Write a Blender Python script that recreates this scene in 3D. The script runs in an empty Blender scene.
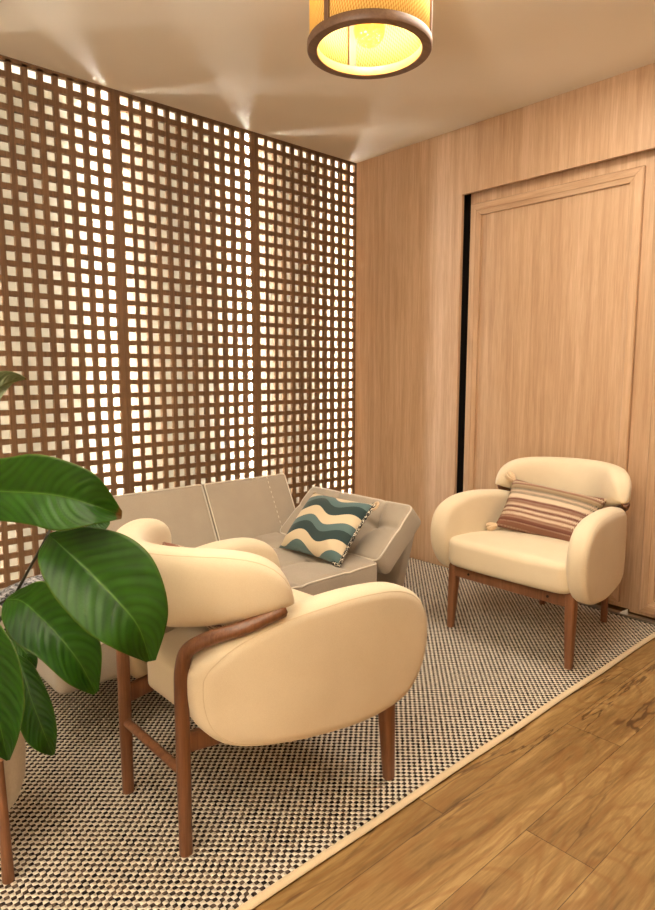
import bpy, bmesh, math, random
from mathutils import Vector, Matrix

random.seed(7)
C = bpy.context.scene.collection
PI = math.pi

# ------------------------------------------------------------------ helpers
def tag(o, label=None, cat=None, group=None, kind=None):
    if label: o['label'] = label
    if cat: o['category'] = cat
    if group: o['group'] = group
    if kind: o['kind'] = kind
    return o

def empty(name, loc=(0, 0, 0), rz=0, label=None, cat=None, group=None):
    o = bpy.data.objects.new(name, None)
    o.empty_display_size = .1
    C.objects.link(o)
    o.location = loc
    o.rotation_euler = (0, 0, rz)
    return tag(o, label, cat, group)

def mesh(name, V, F, mat, parent=None, smooth=True, angle=40, matrix=None):
    me = bpy.data.meshes.new(name)
    me.from_pydata([tuple(v) for v in V], [], F)
    me.validate()
    bm = bmesh.new(); bm.from_mesh(me)
    bmesh.ops.remove_doubles(bm, verts=bm.verts, dist=1e-5)
    bmesh.ops.recalc_face_normals(bm, faces=bm.faces)
    bm.to_mesh(me); bm.free()
    if smooth:
        me.shade_smooth()
        me.set_sharp_from_angle(angle=math.radians(angle))
    me.materials.append(mat)
    o = bpy.data.objects.new(name, me)
    C.objects.link(o)
    if parent: o.parent = parent
    if matrix is not None: o.matrix_basis = matrix
    return o

def join(*parts):
    V, F = [], []
    for v, f in parts:
        n = len(V); V += list(v); F += [tuple(i + n for i in q) for q in f]
    return V, F

def box(x0, x1, y0, y1, z0, z1):
    V = [(x, y, z) for z in (z0, z1) for y in (y0, y1) for x in (x0, x1)]
    F = [(0, 2, 3, 1), (4, 5, 7, 6), (0, 1, 5, 4), (2, 6, 7, 3), (0, 4, 6, 2), (1, 3, 7, 5)]
    return V, F

def bevel_obj(o, w, seg=2):
    bm = bmesh.new(); bm.from_mesh(o.data)
    bmesh.ops.bevel(bm, geom=list(bm.edges) , offset=w, segments=seg, affect='EDGES', profile=.5)
    bm.to_mesh(o.data); bm.free()
    o.data.shade_smooth(); o.data.set_sharp_from_angle(angle=math.radians(50))
    return o

def catmull(P, n=8, closed=False):
    P = [Vector(p) for p in P]; out = []; N = len(P)
    for i in range(N if closed else N - 1):
        if closed:
            a, b, c, d = P[(i - 1) % N], P[i], P[(i + 1) % N], P[(i + 2) % N]
        else:
            a, b, c, d = P[max(i - 1, 0)], P[i], P[i + 1], P[min(i + 2, N - 1)]
        for k in range(n):
            t = k / n
            out.append(.5 * ((2 * b) + (c - a) * t + (2 * a - 5 * b + 4 * c - d) * t * t + (3 * b - a - 3 * c + d) * t ** 3))
    if not closed: out.append(P[-1])
    return out

def tube(path, r, n=12, cap=True, up=Vector((0, 0, 1)), power=1.0):
    """r: number, (a, b) or a list of those; a goes sideways, b along the carried up vector"""
    path = [Vector(p) for p in path]; N = len(path)
    V, F = [], []
    prev = None
    for i, p in enumerate(path):
        t = (path[min(i + 1, N - 1)] - path[max(i - 1, 0)]).normalized()
        if prev is None:
            u = up - t * up.dot(t)
            if u.length < 1e-3: u = Vector((1, 0, 0)) - t * t.x
        else:
            u = prev - t * prev.dot(t)
        u.normalize(); prev = u
        s = t.cross(u)
        rr = r[i] if isinstance(r, list) else r
        if not isinstance(rr, tuple): rr = (rr, rr)
        for k in range(n):
            a = 2 * PI * k / n
            ca, sa = math.cos(a), math.sin(a)
            ca = math.copysign(abs(ca) ** power, ca); sa = math.copysign(abs(sa) ** power, sa)
            V.append(p + s * rr[0] * ca + u * rr[1] * sa)
    for i in range(N - 1):
        for k in range(n):
            k2 = (k + 1) % n
            F.append((i * n + k, i * n + k2, (i + 1) * n + k2, (i + 1) * n + k))
    if cap:
        F.append(tuple(range(n))[::-1]); F.append(tuple((N - 1) * n + k for k in range(n)))
    return V, F

def lathe(prof, n=48, cx=0, cy=0):
    V, F = [], []
    for r, z in prof:
        for k in range(n):
            a = 2 * PI * k / n
            V.append((cx + r * math.cos(a), cy + r * math.sin(a), z))
    m = len(prof)
    for i in range(m - 1):
        for k in range(n):
            k2 = (k + 1) % n
            F.append((i * n + k, i * n + k2, (i + 1) * n + k2, (i + 1) * n + k))
    return V, F

def cushion(w, d, t, r, rc, nu=24, nv=24, top=None, bot=None, seg=5):
    """rounded slab centred on the origin, w along x, d along y; top/bot(x, y) shift the two faces"""
    V, F = [], []
    hw, hd, ht = w / 2, d / 2, t / 2
    def rnd(x, y):
        ax, ay = abs(x), abs(y)
        if rc > 0 and ax > hw - rc and ay > hd - rc:
            vx, vy = ax - (hw - rc), ay - (hd - rc)
            L = math.hypot(vx, vy); m = max(vx, vy)
            if L > 1e-9:
                vx *= m / L; vy *= m / L
            ax, ay = hw - rc + vx, hd - rc + vy
        return math.copysign(ax, x), math.copysign(ay, y)
    def add(x, y, z, s):
        x, y = rnd(x, y)
        f = top if s > 0 else bot
        k = max(0, z * s / ht)
        V.append((x, y, z + (f(x, y) * k if f else 0)))
        return len(V) - 1
    def ringpts(a, b):
        P = []
        for i in range(nu): P.append((-a + 2 * a * i / nu, -b))
        for j in range(nv): P.append((a, -b + 2 * b * j / nv))
        for i in range(nu): P.append((a - 2 * a * i / nu, b))
        for j in range(nv): P.append((-a, b - 2 * b * j / nv))
        return P
    ends = []
    for s in (1, -1):
        idx = [[add(-(hw - r) + 2 * (hw - r) * i / nu, -(hd - r) + 2 * (hd - r) * j / nv, s * ht, s) for j in range(nv + 1)] for i in range(nu + 1)]
        for i in range(nu):
            for j in range(nv):
                F.append((idx[i][j], idx[i + 1][j], idx[i + 1][j + 1], idx[i][j + 1]))
        ring = [idx[i][0] for i in range(nu)] + [idx[nu][j] for j in range(nv)] + [idx[nu - i][nv] for i in range(nu)] + [idx[0][nv - j] for j in range(nv)]
        for k in range(1, seg + 1):
            a = PI / 2 * k / seg
            P = ringpts(hw - r + r * math.sin(a), hd - r + r * math.sin(a))
            nr = [add(x, y, s * (ht - r + r * math.cos(a)), s) for x, y in P]
            n = len(nr)
            for q in range(n):
                F.append((ring[q], ring[(q + 1) % n], nr[(q + 1) % n], nr[q]))
            ring = nr
        ends.append(ring)
    n = len(ends[0])
    for q in range(n):
        F.append((ends[0][q], ends[0][(q + 1) % n], ends[1][(q + 1) % n], ends[1][q]))
    return V, F

def pillow(w, h, t, n=22, pinch=.06):
    """knife-edged scatter cushion in the XY plane, thickness along z"""
    V, F = [], []
    for s in (1, -1):
        base = len(V)
        for i in range(n + 1):
            for j in range(n + 1):
                u, v = -1 + 2 * i / n, -1 + 2 * j / n
                x = w / 2 * u * (1 - pinch * (1 - v * v) * abs(u) ** 3)
                y = h / 2 * v * (1 - pinch * (1 - u * u) * abs(v) ** 3)
                z = s * t / 2 * (max(0, 1 - u ** 4) ** .75) * (max(0, 1 - v ** 4) ** .75)
                z += .004 * math.sin(5 * u + 3 * v) * (1 - u * u) * (1 - v * v)
                V.append((x, y, z))
        for i in range(n):
            for j in range(n):
                a = base + i * (n + 1) + j
                F.append((a, a + n + 1, a + n + 2, a + 1))
    return V, F

def pillow_edge(w, h, pinch=.06, n=22):
    P = []
    for side in range(4):
        for k in range(n):
            s = -1 + 2 * k / n
            u, v = [(s, -1), (1, s), (-s, 1), (-1, -s)][side]
            P.append((w / 2 * u * (1 - pinch * (1 - v * v)), h / 2 * v * (1 - pinch * (1 - u * u)), 0))
    return P

def basis(o, ex, ey):
    ex = Vector(ex).normalized(); ey = Vector(ey); ey = (ey - ex * ey.dot(ex)).normalized()
    ez = ex.cross(ey)
    m = Matrix((ex, ey, ez)).transposed().to_4x4()
    m.translation = Vector(o)
    return m

# ------------------------------------------------------------------ materials
class NT:
    def __init__(s, name):
        s.m = bpy.data.materials.new(name); s.m.use_nodes = True
        s.t = s.m.node_tree; s.t.nodes.clear()
        s.out = s.t.nodes.new('ShaderNodeOutputMaterial')
    def n(s, typ, **kw):
        nd = s.t.nodes.new(typ)
        for k, v in kw.items():
            if k == 'inp':
                for a, b in v.items(): s.set(nd.inputs[a], b)
            else: setattr(nd, k, v)
        return nd
    def set(s, sock, v):
        if isinstance(v, bpy.types.NodeSocket): s.t.links.new(v, sock)
        elif isinstance(v, bpy.types.Node): s.t.links.new(v.outputs[0], sock)
        else:
            if isinstance(v, (tuple, list)) and len(v) == 3 and sock.type == 'RGBA': v = (*v, 1)
            sock.default_value = v
    def math(s, op, a, b=0.0, c=None):
        nd = s.t.nodes.new('ShaderNodeMath'); nd.operation = op
        s.set(nd.inputs[0], a); s.set(nd.inputs[1], b)
        if c is not None: s.set(nd.inputs[2], c)
        return nd.outputs[0]
    def coord(s, scale=(1, 1, 1), loc=(0, 0, 0), rot=(0, 0, 0)):
        tc = s.n('ShaderNodeTexCoord')
        mp = s.n('ShaderNodeMapping', inp={'Scale': scale, 'Location': loc, 'Rotation': rot})
        s.set(mp.inputs['Vector'], tc.outputs['Object'])
        return mp.outputs[0]
    def xyz(s):
        tc = s.n('ShaderNodeTexCoord')
        sp = s.n('ShaderNodeSeparateXYZ', inp={0: tc.outputs['Object']})
        return sp.outputs
    def noise(s, vec, scale, detail=3, rough=.5, dist=0):
        nd = s.n('ShaderNodeTexNoise', inp={'Vector': vec, 'Scale': scale, 'Detail': detail, 'Roughness': rough, 'Distortion': dist})
        return nd.outputs[0]
    def ramp(s, f, stops, interp='LINEAR'):
        nd = s.n('ShaderNodeValToRGB'); nd.color_ramp.interpolation = interp
        el = nd.color_ramp.elements
        while len(el) < len(stops): el.new(.5)
        for e, (p, c) in zip(el, stops):
            e.position = p
            e.color = (*c, 1) if len(c) == 3 else c
        s.set(nd.inputs[0], f)
        return nd.outputs[0]
    def mix(s, f, a, b, mode='MIX'):
        nd = s.n('ShaderNodeMix', data_type='RGBA', blend_type=mode)
        s.set(nd.inputs[0], f); s.set(nd.inputs[6], a); s.set(nd.inputs[7], b)
        return nd.outputs[2]
    def bump(s, h, strength=.3, dist=.002):
        nd = s.n('ShaderNodeBump', inp={'Height': h, 'Strength': strength, 'Distance': dist})
        return nd.outputs[0]
    def bsdf(s, col, rough=.6, normal=None, **kw):
        nd = s.n('ShaderNodeBsdfPrincipled')
        s.set(nd.inputs['Base Color'], col); s.set(nd.inputs['Roughness'], rough)
        if normal is not None: s.set(nd.inputs['Normal'], normal)
        for k, v in kw.items(): s.set(nd.inputs[k.replace('_', ' ')], v)
        return nd.outputs[0]
    def done(s, sh):
        s.t.links.new(sh, s.out.inputs['Surface'])
        return s.m

def lin(r, g, b):
    f = lambda c: c / 255 / 12.92 if c / 255 <= .04045 else ((c / 255 + .055) / 1.055) ** 2.4
    return (f(r), f(g), f(b))

def m_plain(name, col, rough=.6, **kw):
    t = NT(name); return t.done(t.bsdf(col, rough, **kw))

def m_wood(name, c0, c1, c2, axis='z', fine=140, rough=.45, streak=.35, bump=.15, spec=.5):
    """veneer / solid wood with the grain along one axis"""
    t = NT(name)
    long_ = 1.2
    sc = {'z': (1, 1, long_ / 30), 'x': (long_ / 30, 1, 1), 'y': (1, long_ / 30, 1)}[axis]
    v = t.coord(scale=sc)
    big = t.noise(v, 5, 3, .5, .5)
    mid = t.noise(v, 34, 5, .65, .5)
    fin = t.noise(v, fine, 4, .7)
    f = t.math('ADD', t.math('MULTIPLY', big, .30), t.math('ADD', t.math('MULTIPLY', mid, .42), t.math('MULTIPLY', fin, .28)))
    col = t.ramp(f, [(.38, c0), (.5, c1), (.62, c2)])
    pore = t.ramp(t.noise(v, fine * 1.6, 2, .5), [(.28, (0, 0, 0)), (.42, (1, 1, 1))])
    col = t.mix(t.math('MULTIPLY', t.math('SUBTRACT', 1, pore), streak), col, c0)
    return t.done(t.bsdf(col, rough, t.bump(fin, bump, .001), Specular_IOR_Level=spec))

def m_fabric(name, c0, c1, scale=900, rough=.9, bump=.35, sheen=.25):
    t = NT(name)
    v = t.coord()
    n1 = t.noise(v, scale, 2, .6)
    n2 = t.noise(v, 9, 3, .5)
    f = t.math('ADD', t.math('MULTIPLY', n1, .75), t.math('MULTIPLY', n2, .25))
    col = t.ramp(f, [(.3, c0), (.68, c1)])
    return t.done(t.bsdf(col, rough, t.bump(n1, bump, .001), Sheen_Weight=sheen, Sheen_Roughness=.5, Specular_IOR_Level=.2))

M = {}
M['panel'] = m_wood('veneer', lin(176, 140, 106), lin(196, 161, 126), lin(214, 180, 146), 'z', 150, .42)
M['panel_x'] = m_wood('veneer cross', lin(176, 140, 106), lin(196, 161, 126), lin(214, 180, 146), 'y', 150, .42)
M['lattice'] = m_wood('lattice wood', lin(94, 68, 45), lin(114, 84, 56), lin(130, 98, 68), 'z', 160, .55)
M['walnut'] = m_wood('chair wood', lin(94, 58, 36), lin(122, 79, 51), lin(144, 99, 68), 'z', 170, .38)
M['cream'] = m_fabric('cream fabric', lin(214, 196, 164), lin(232, 217, 188))
M['seam'] = m_fabric('cream seam', lin(206, 186, 152), lin(222, 202, 168))
M['grey'] = m_fabric('taupe fabric', lin(156, 144, 128), lin(180, 168, 150), 1100)
M['piping'] = m_fabric('piping', lin(205, 196, 180), lin(225, 216, 200), 1100)
M['thread'] = m_plain('thread', lin(225, 215, 195), .8)
M['dark'] = m_plain('dark gap', lin(24, 18, 14), .9)
M['binding'] = m_fabric('rug binding', lin(205, 182, 148), lin(226, 204, 168), 700)
M['pot'] = m_fabric('planter', lin(222, 213, 199), lin(234, 226, 212), 120, .75, .15, 0)
M['soil'] = m_fabric('soil', lin(40, 28, 18), lin(74, 54, 36), 90, .95, .8, 0)
M['stem'] = m_plain('stem', lin(38, 38, 22), .5)
M['metal'] = m_plain('track metal', lin(196, 184, 166), .35, Metallic=.8)
M['white'] = m_plain('white plastic', lin(238, 234, 226), .5)
M['ceiling'] = None

t = NT('ceiling paint')
v = t.coord()
M['ceiling'] = t.done(t.bsdf(t.ramp(t.noise(v, 1.2, 3), [(.3, lin(232, 221, 200)), (.7, lin(237, 227, 207))]), .75, t.bump(t.noise(v, 260, 2), .05, .001)))
t = NT('wall paint')
v = t.coord()
M['paint'] = t.done(t.bsdf(t.ramp(t.noise(v, 1.5, 3), [(.3, lin(226, 208, 180)), (.7, lin(232, 216, 190))]), .8))

# oak planks along x
t = NT('oak planks')
X, Y, Z = t.xyz()
PW = .19
row = t.math('FLOOR', t.math('DIVIDE', t.math('ADD', Y, 2.46), PW))
wn = t.n('ShaderNodeTexWhiteNoise', noise_dimensions='1D'); t.set(wn.inputs['W'], t.math('ADD', row, 3.3))
# joints at x=-1.767 on the row below y=-2.46 (row -1) and x=-1.18 on row 0
off = t.math('MULTIPLY', row, .587)
px = t.math('DIVIDE', t.math('SUBTRACT', t.math('ADD', X, 1.18), off), 1.29)
pidx = t.math('FLOOR', px)
wn2 = t.n('ShaderNodeTexWhiteNoise', noise_dimensions='2D')
cmb = t.n('ShaderNodeCombineXYZ', inp={0: row, 1: pidx}); t.set(wn2.inputs['Vector'], cmb)
rnd = wn2.outputs[0]
cv = t.n('ShaderNodeCombineXYZ', inp={0: t.math('ADD', t.math('MULTIPLY', X, .09), t.math('MULTIPLY', rnd, 17)), 1: t.math('ADD', Y, t.math('MULTIPLY', rnd, 5)), 2: t.math('MULTIPLY', rnd, 9)})
g1 = t.noise(cv, 10, 5, .6, .5)
g2 = t.noise(cv, 46, 5, .65, .4)
g3 = t.noise(cv, 160, 3, .6)
f = t.math('ADD', t.math('MULTIPLY', g1, .5), t.math('ADD', t.math('MULTIPLY', g2, .32), t.math('MULTIPLY', g3, .18)))
f = t.math('ADD', f, t.math('MULTIPLY', t.math('SUBTRACT', rnd, .5), .07))
col = t.ramp(f, [(.34, lin(84, 60, 32)), (.45, lin(128, 97, 55)), (.54, lin(150, 119, 72)), (.66, lin(182, 150, 100))])
# cathedral rings
rv = t.n('ShaderNodeCombineXYZ', inp={0: t.math('ADD', t.math('MULTIPLY', X, .5), t.math('MULTIPLY', rnd, 11)), 1: t.math('ADD', t.math('MULTIPLY', Y, 1.6), t.math('MULTIPLY', rnd, 7)), 2: 0.0})
rings = t.math('SINE', t.math('MULTIPLY', t.noise(rv, 2.6, 2, .5, .4), 95))
rmask = t.math('MULTIPLY', t.ramp(rings, [(.3, (0, 0, 0)), (1, (1, 1, 1))]), .42)
col = t.mix(rmask, col, lin(128, 84, 42))
# dark cracks
cv2 = t.n('ShaderNodeCombineXYZ', inp={0: t.math('ADD', t.math('MULTIPLY', X, .14), t.math('MULTIPLY', rnd, 13)), 1: t.math('ADD', Y, t.math('MULTIPLY', rnd, 5)), 2: t.math('MULTIPLY', rnd, 4)})
ck = t.math('ABSOLUTE', t.math('SUBTRACT', t.noise(cv2, 5.5, 5, .55, .35), .5))
ckm = t.math('MULTIPLY', t.ramp(ck, [(.003, (1, 1, 1)), (.014, (0, 0, 0))]), t.ramp(t.noise(cv, 3.2, 2), [(.47, (0, 0, 0)), (.56, (1, 1, 1))]))
col = t.mix(t.math('MULTIPLY', ckm, .75), col, lin(70, 40, 18))
# knots
kv = t.n('ShaderNodeCombineXYZ', inp={0: t.math('MULTIPLY', X, 1.0), 1: t.math('MULTIPLY', Y, 1.9), 2: 0.0})
vor = t.n('ShaderNodeTexVoronoi', inp={'Vector': kv, 'Scale': 1.9})
kn = t.math('ADD', vor.outputs[0], t.math('MULTIPLY', t.math('SUBTRACT', g2, .5), .12))
col = t.mix(t.math('MULTIPLY', t.ramp(kn, [(.03, (1, 1, 1)), (.085, (0, 0, 0))]), .7), col, lin(82, 48, 22))
# seams
fy = t.math('FRACT', t.math('DIVIDE', t.math('ADD', Y, 2.46), PW))
sy = t.math('MINIMUM', fy, t.math('SUBTRACT', 1, fy))
fx = t.math('FRACT', px)
sx = t.math('MINIMUM', fx, t.math('SUBTRACT', 1, fx))
seam = t.math('MAXIMUM', t.math('LESS_THAN', sy, .0055), t.math('LESS_THAN', sx, .0010))
col = t.mix(t.math('MULTIPLY', seam, .75), col, lin(60, 36, 18))
hgt = t.math('SUBTRACT', t.math('MULTIPLY', g2, .4), t.math('ADD', t.math('MULTIPLY', seam, 1.0), t.math('MULTIPLY', ckm, .5)))
M['floor'] = t.done(t.bsdf(col, .42, t.bump(hgt, .25, .0015), Specular_IOR_Level=.4))

# woven rug: light wool bobbles in a dark weft, every other one
t = NT('woven rug')
X, Y, Z = t.xyz()
v = t.coord()
wob = t.math('MULTIPLY', t.math('SUBTRACT', t.noise(v, 30, 2), .5), .5)
PX_, PY_ = .0128, .0118
a = t.math('SINE', t.math('ADD', t.math('MULTIPLY', X, PI / PX_), wob))
b = t.math('SINE', t.math('ADD', t.math('MULTIPLY', Y, PI / PY_), wob))
s = t.math('MULTIPLY', a, b)
jit = t.math('MULTIPLY', t.math('SUBTRACT', t.noise(v, 75, 2), .5), .9)
yarn = t.noise(v, 420, 2)
light = t.ramp(yarn, [(.3, lin(216, 202, 180)), (.7, lin(250, 242, 226))])
dark = t.ramp(t.noise(v, 55, 2), [(.40, lin(28, 22, 22)), (.64, lin(98, 82, 70))])
fm = t.ramp(t.math('ADD', t.math('ADD', s, .09), jit), [(-.0 + .0, (0, 0, 0)), (.12, (1, 1, 1))])
nd = t.math('ADD', t.math('MULTIPLY', s, .5), .5)
col = t.mix(fm, dark, light)
h = t.math('ADD', t.math('MULTIPLY', t.math('MAXIMUM', s, -.15), 1.0), t.math('MULTIPLY', yarn, .25))
M['rug'] = t.done(t.bsdf(col, .95, t.bump(h, .9, .006), Specular_IOR_Level=.1))

# leaf: green with a paler midrib (uv: u across -1..1 mapped 0..1, v along)
def m_leaf(name, c0, c1, rib, dry=True):
    t = NT(name)
    uv = t.n('ShaderNodeUVMap', uv_map='leaf')
    sp = t.n('ShaderNodeSeparateXYZ', inp={0: uv.outputs[0]})
    u = t.math('ABSOLUTE', t.math('SUBTRACT', t.math('MULTIPLY', sp.outputs[0], 2), 1))
    vv = sp.outputs[1]
    ph = t.math('SUBTRACT', t.math('MULTIPLY', vv, 17), t.math('MULTIPLY', t.math('POWER', u, 1.3), 3.6))
    vein = t.math('ABSOLUTE', t.math('SINE', t.math('MULTIPLY', ph, PI)))
    f = t.math('ADD', t.math('MULTIPLY', vein, .24), t.math('MULTIPLY', t.noise(t.coord(), 16, 3), .8))
    col = t.ramp(f, [(.25, c0), (.8, c1)])
    col = t.mix(t.ramp(u, [(.01, (1, 1, 1)), (.03, (0, 0, 0))]), col, rib)
    tip = t.math('ADD', vv, t.math('MULTIPLY', t.math('SUBTRACT', t.noise(t.coord(), 60, 3), .5), .05))
    edge = t.math('MULTIPLY', t.ramp(u, [(.95, (0, 0, 0)), (1, (1, 1, 1))]), .35)
    col = t.mix(edge, col, lin(120, 128, 52))
    if dry: col = t.mix(t.ramp(tip, [(.945, (0, 0, 0)), (.965, (1, 1, 1))]), col, lin(112, 78, 40))
    b = t.bump(vein, .2, .0015)
    p = t.n('ShaderNodeBsdfPrincipled')
    t.set(p.inputs['Base Color'], col); t.set(p.inputs['Roughness'], .45); t.set(p.inputs['Normal'], b)
    t.set(p.inputs['Specular IOR Level'], .3)
    tr = t.n('ShaderNodeBsdfTranslucent'); t.set(tr.inputs[0], t.mix(.5, col, lin(150, 190, 40)))
    mx = t.n('ShaderNodeMixShader'); t.set(mx.inputs[0], .22); t.set(mx.inputs[1], p); t.set(mx.inputs[2], tr)
    return t.done(mx.outputs[0])
M['leaf'] = m_leaf('leaf', lin(22, 54, 7), lin(48, 94, 14), lin(76, 114, 34), False)
M['leaf_dry'] = m_leaf('leaf with a dry tip', lin(22, 54, 7), lin(48, 94, 14), lin(76, 114, 34))
M['leaf_back'] = m_leaf('leaf underside', lin(118, 134, 104), lin(146, 160, 128), lin(160, 170, 130))

# wave cushion: object x along the waves, y across
t = NT('wave cushion')
X, Y, Z = t.xyz()
w = t.math('ADD', t.math('DIVIDE', Y, .38), t.math('MULTIPLY', t.math('SINE', t.math('MULTIPLY', X, 2 * PI / .235)), .052))
ph = t.math('FRACT', t.math('ADD', t.math('MULTIPLY', w, 2.75), .62))
wv = t.coord()
wob = t.math('ADD', ph, t.math('MULTIPLY', t.math('SUBTRACT', t.noise(wv, 700, 2), .5), .02))
col = t.ramp(wob, [(0, lin(50, 68, 68)), (.34, lin(92, 116, 116)), (.62, lin(220, 202, 170)), (.985, lin(50, 68, 68))], 'CONSTANT')
M['wave'] = t.done(t.bsdf(col, .85, t.bump(t.noise(wv, 900, 2), .3, .001), Sheen_Weight=.2, Specular_IOR_Level=.2))
t = NT('braid')
wv = t.coord()
M['braid'] = t.done(t.bsdf(t.ramp(t.noise(wv, 150, 1), [(.46, lin(30, 28, 26)), (.54, lin(232, 222, 202))], 'CONSTANT'), .9))

# striped lumbar cushion: bands across y
t = NT('striped cushion')
X, Y, Z = t.xyz()
wv = t.coord()
fr = t.math('MULTIPLY', t.math('SINE', t.math('ADD', t.math('MULTIPLY', X, 640), t.math('MULTIPLY', t.noise(wv, 40, 2), 6))), .016)
q = t.math('ADD', t.math('ADD', t.math('DIVIDE', Y, .27), .5), t.math('ADD', fr, t.math('MULTIPLY', t.math('SUBTRACT', t.noise(wv, 260, 2), .5), .07)))
br, be, dk, ro, cr = lin(134, 96, 80), lin(200, 176, 150), lin(62, 60, 54), lin(112, 72, 62), lin(216, 194, 168)
col = t.ramp(q, [(0, br), (.12, ro), (.17, br), (.24, cr), (.28, br), (.33, cr), (.37, ro), (.42, be), (.47, br), (.52, ro), (.57, cr), (.66, dk), (.69, be), (.74, dk), (.77, lin(150, 128, 100)), (.86, br), (.9, be), (.93, br)], 'CONSTANT')
rowp = t.math('SINE', t.math('MULTIPLY', Y, 2 * PI / .0215))
dash = t.math('SINE', t.math('ADD', t.math('MULTIPLY', X, 2 * PI / .0075), t.math('MULTIPLY', t.math('FLOOR', t.math('DIVIDE', Y, .0215)), 2.1)))
dm = t.math('MULTIPLY', t.ramp(rowp, [(.55, (0, 0, 0)), (.75, (1, 1, 1))]), t.ramp(t.math('ADD', dash, t.math('MULTIPLY', t.math('SUBTRACT', t.noise(wv, 120, 2), .5), 1.6)), [(.5, (0, 0, 0)), (.62, (1, 1, 1))]))
col = t.mix(t.math('MULTIPLY', dm, .62), col, lin(224, 206, 182))
M['striped'] = t.done(t.bsdf(col, .92, t.bump(t.math('ADD', fr, t.noise(wv, 500, 2)), .5, .002), Specular_IOR_Level=.1))
M['tassel'] = m_fabric('tassel', lin(196, 168, 134), lin(222, 198, 164), 400)

# faux fur
t = NT('faux fur')
wv = t.coord(scale=(1, .35, 1))
nz = t.noise(wv, 34, 4, .7, 1.5)
M['fur'] = t.done(t.bsdf(t.ramp(nz, [(.40, lin(44, 44, 50)), (.56, lin(170, 170, 176)), (.68, lin(236, 234, 238))]), .95, t.bump(nz, .8, .01)))

# cane lamp shade: lets light through
t = NT('woven cane')
tc = t.n('ShaderNodeTexCoord')
sp = t.n('ShaderNodeSeparateXYZ', inp={0: tc.outputs['Object']})
ang = t.math('ARCTAN2', sp.outputs[1], sp.outputs[0])
wob = t.math('MULTIPLY', t.noise(t.coord(), 14, 2), 5)
k1 = t.math('SINE', t.math('ADD', t.math('MULTIPLY', ang, 150), t.math('ADD', t.math('MULTIPLY', sp.outputs[2], 130), wob)))
k2 = t.math('SINE', t.math('ADD', t.math('MULTIPLY', ang, 90), t.math('MULTIPLY', sp.outputs[2], -420)))
kk = t.math('ADD', t.math('MULTIPLY', k1, .6), t.math('MULTIPLY', k2, .4))
col = t.ramp(t.math('ADD', t.math('MULTIPLY', kk, .5), .5), [(.2, lin(204, 164, 84)), (.8, lin(246, 218, 142))])
df = t.n('ShaderNodeBsdfDiffuse'); t.set(df.inputs[0], col)
tr = t.n('ShaderNodeBsdfTranslucent'); t.set(tr.inputs[0], col)
mx = t.n('ShaderNodeMixShader'); t.set(mx.inputs[0], .4); t.set(mx.inputs[1], df.outputs[0]); t.set(mx.inputs[2], tr.outputs[0])
M['cane'] = t.done(mx.outputs[0])
M['lampwood'] = m_wood('lamp wood', lin(88, 62, 42), lin(108, 78, 54), lin(126, 94, 66), 'x', 160, .5)
M['lampwood_z'] = m_wood('lamp slat wood', lin(88, 62, 42), lin(108, 78, 54), lin(126, 94, 66), 'z', 160, .5)

def m_emit(name, col, strength):
    t = NT(name)
    e = t.n('ShaderNodeEmission'); t.set(e.inputs[0], col); e.inputs[1].default_value = strength
    return t.done(e.outputs[0])

# translucent blind cloth
BLIND_A, BLIND_B = lin(96, 90, 76), lin(104, 98, 84)
t = NT('blind cloth')
wv = t.coord()
bl = t.ramp(t.noise(t.coord(scale=(1, 1, .02)), 90, 2), [(.3, BLIND_A), (.7, BLIND_B)])
df = t.n('ShaderNodeBsdfDiffuse'); t.set(df.inputs[0], lin(214, 200, 172))
tr = t.n('ShaderNodeBsdfTranslucent'); t.set(tr.inputs[0], bl)
mx = t.n('ShaderNodeMixShader'); t.set(mx.inputs[0], .5); t.set(mx.inputs[1], df.outputs[0]); t.set(mx.inputs[2], tr.outputs[0])
M['blind'] = t.done(mx.outputs[0])
FILL_W, FILL2_W, SIDE_W, UP_W, EXPO, WORLD = 32, 13, 19, 195, 0.04, 0.0
LAMP_EMIT, LAMP_COL = 560, (1, .86, .64)
LAMPXYZ = (-1.490, -1.569, 2.362)
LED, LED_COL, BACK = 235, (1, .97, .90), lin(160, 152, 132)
H = 2.65
CAV = .150
M['led'] = m_emit('strip glow', LED_COL, LED)
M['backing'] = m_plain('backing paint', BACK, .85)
# ------------------------------------------------------------------ camera
cam = bpy.data.cameras.new('camera'); co = bpy.data.objects.new('camera', cam); C.objects.link(co)
yaw, pitch, roll = .7363, -.1266, .0010
fw = Vector((math.sin(yaw) * math.cos(pitch), math.cos(yaw) * math.cos(pitch), math.sin(pitch)))
rt = Vector((math.cos(yaw), -math.sin(yaw), 0)); up = rt.cross(fw)
r2 = rt * math.cos(roll) + up * math.sin(roll); u2 = -rt * math.sin(roll) + up * math.cos(roll)
mw = Matrix((r2, u2, -fw)).transposed().to_4x4(); mw.translation = Vector((-3.2479, -3.2895, 1.2303))
co.matrix_world = mw
cam.sensor_fit = 'VERTICAL'; cam.sensor_height = 24; cam.lens = 24 * 644.97 / 910
cam.clip_start = .05
bpy.context.scene.camera = co

# ------------------------------------------------------------------ room shell
def struct(name, vf, mat, **kw):
    o = mesh(name, *vf, mat, smooth=False, **kw)
    o['kind'] = 'structure'
    return o
XL, YB = -6.2, -5.6
struct('floor', box(XL, .3, YB, .5, -.06, 0), M['floor'])
struct('ceiling', box(XL, .3, YB, .28, H, H + .08), M['ceiling'])
struct('wall_left', box(XL - .1, XL, YB, .4, 0, H), M['paint'])
struct('wall_back', box(XL, .3, YB - .1, YB, 0, H), M['panel'])
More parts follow.
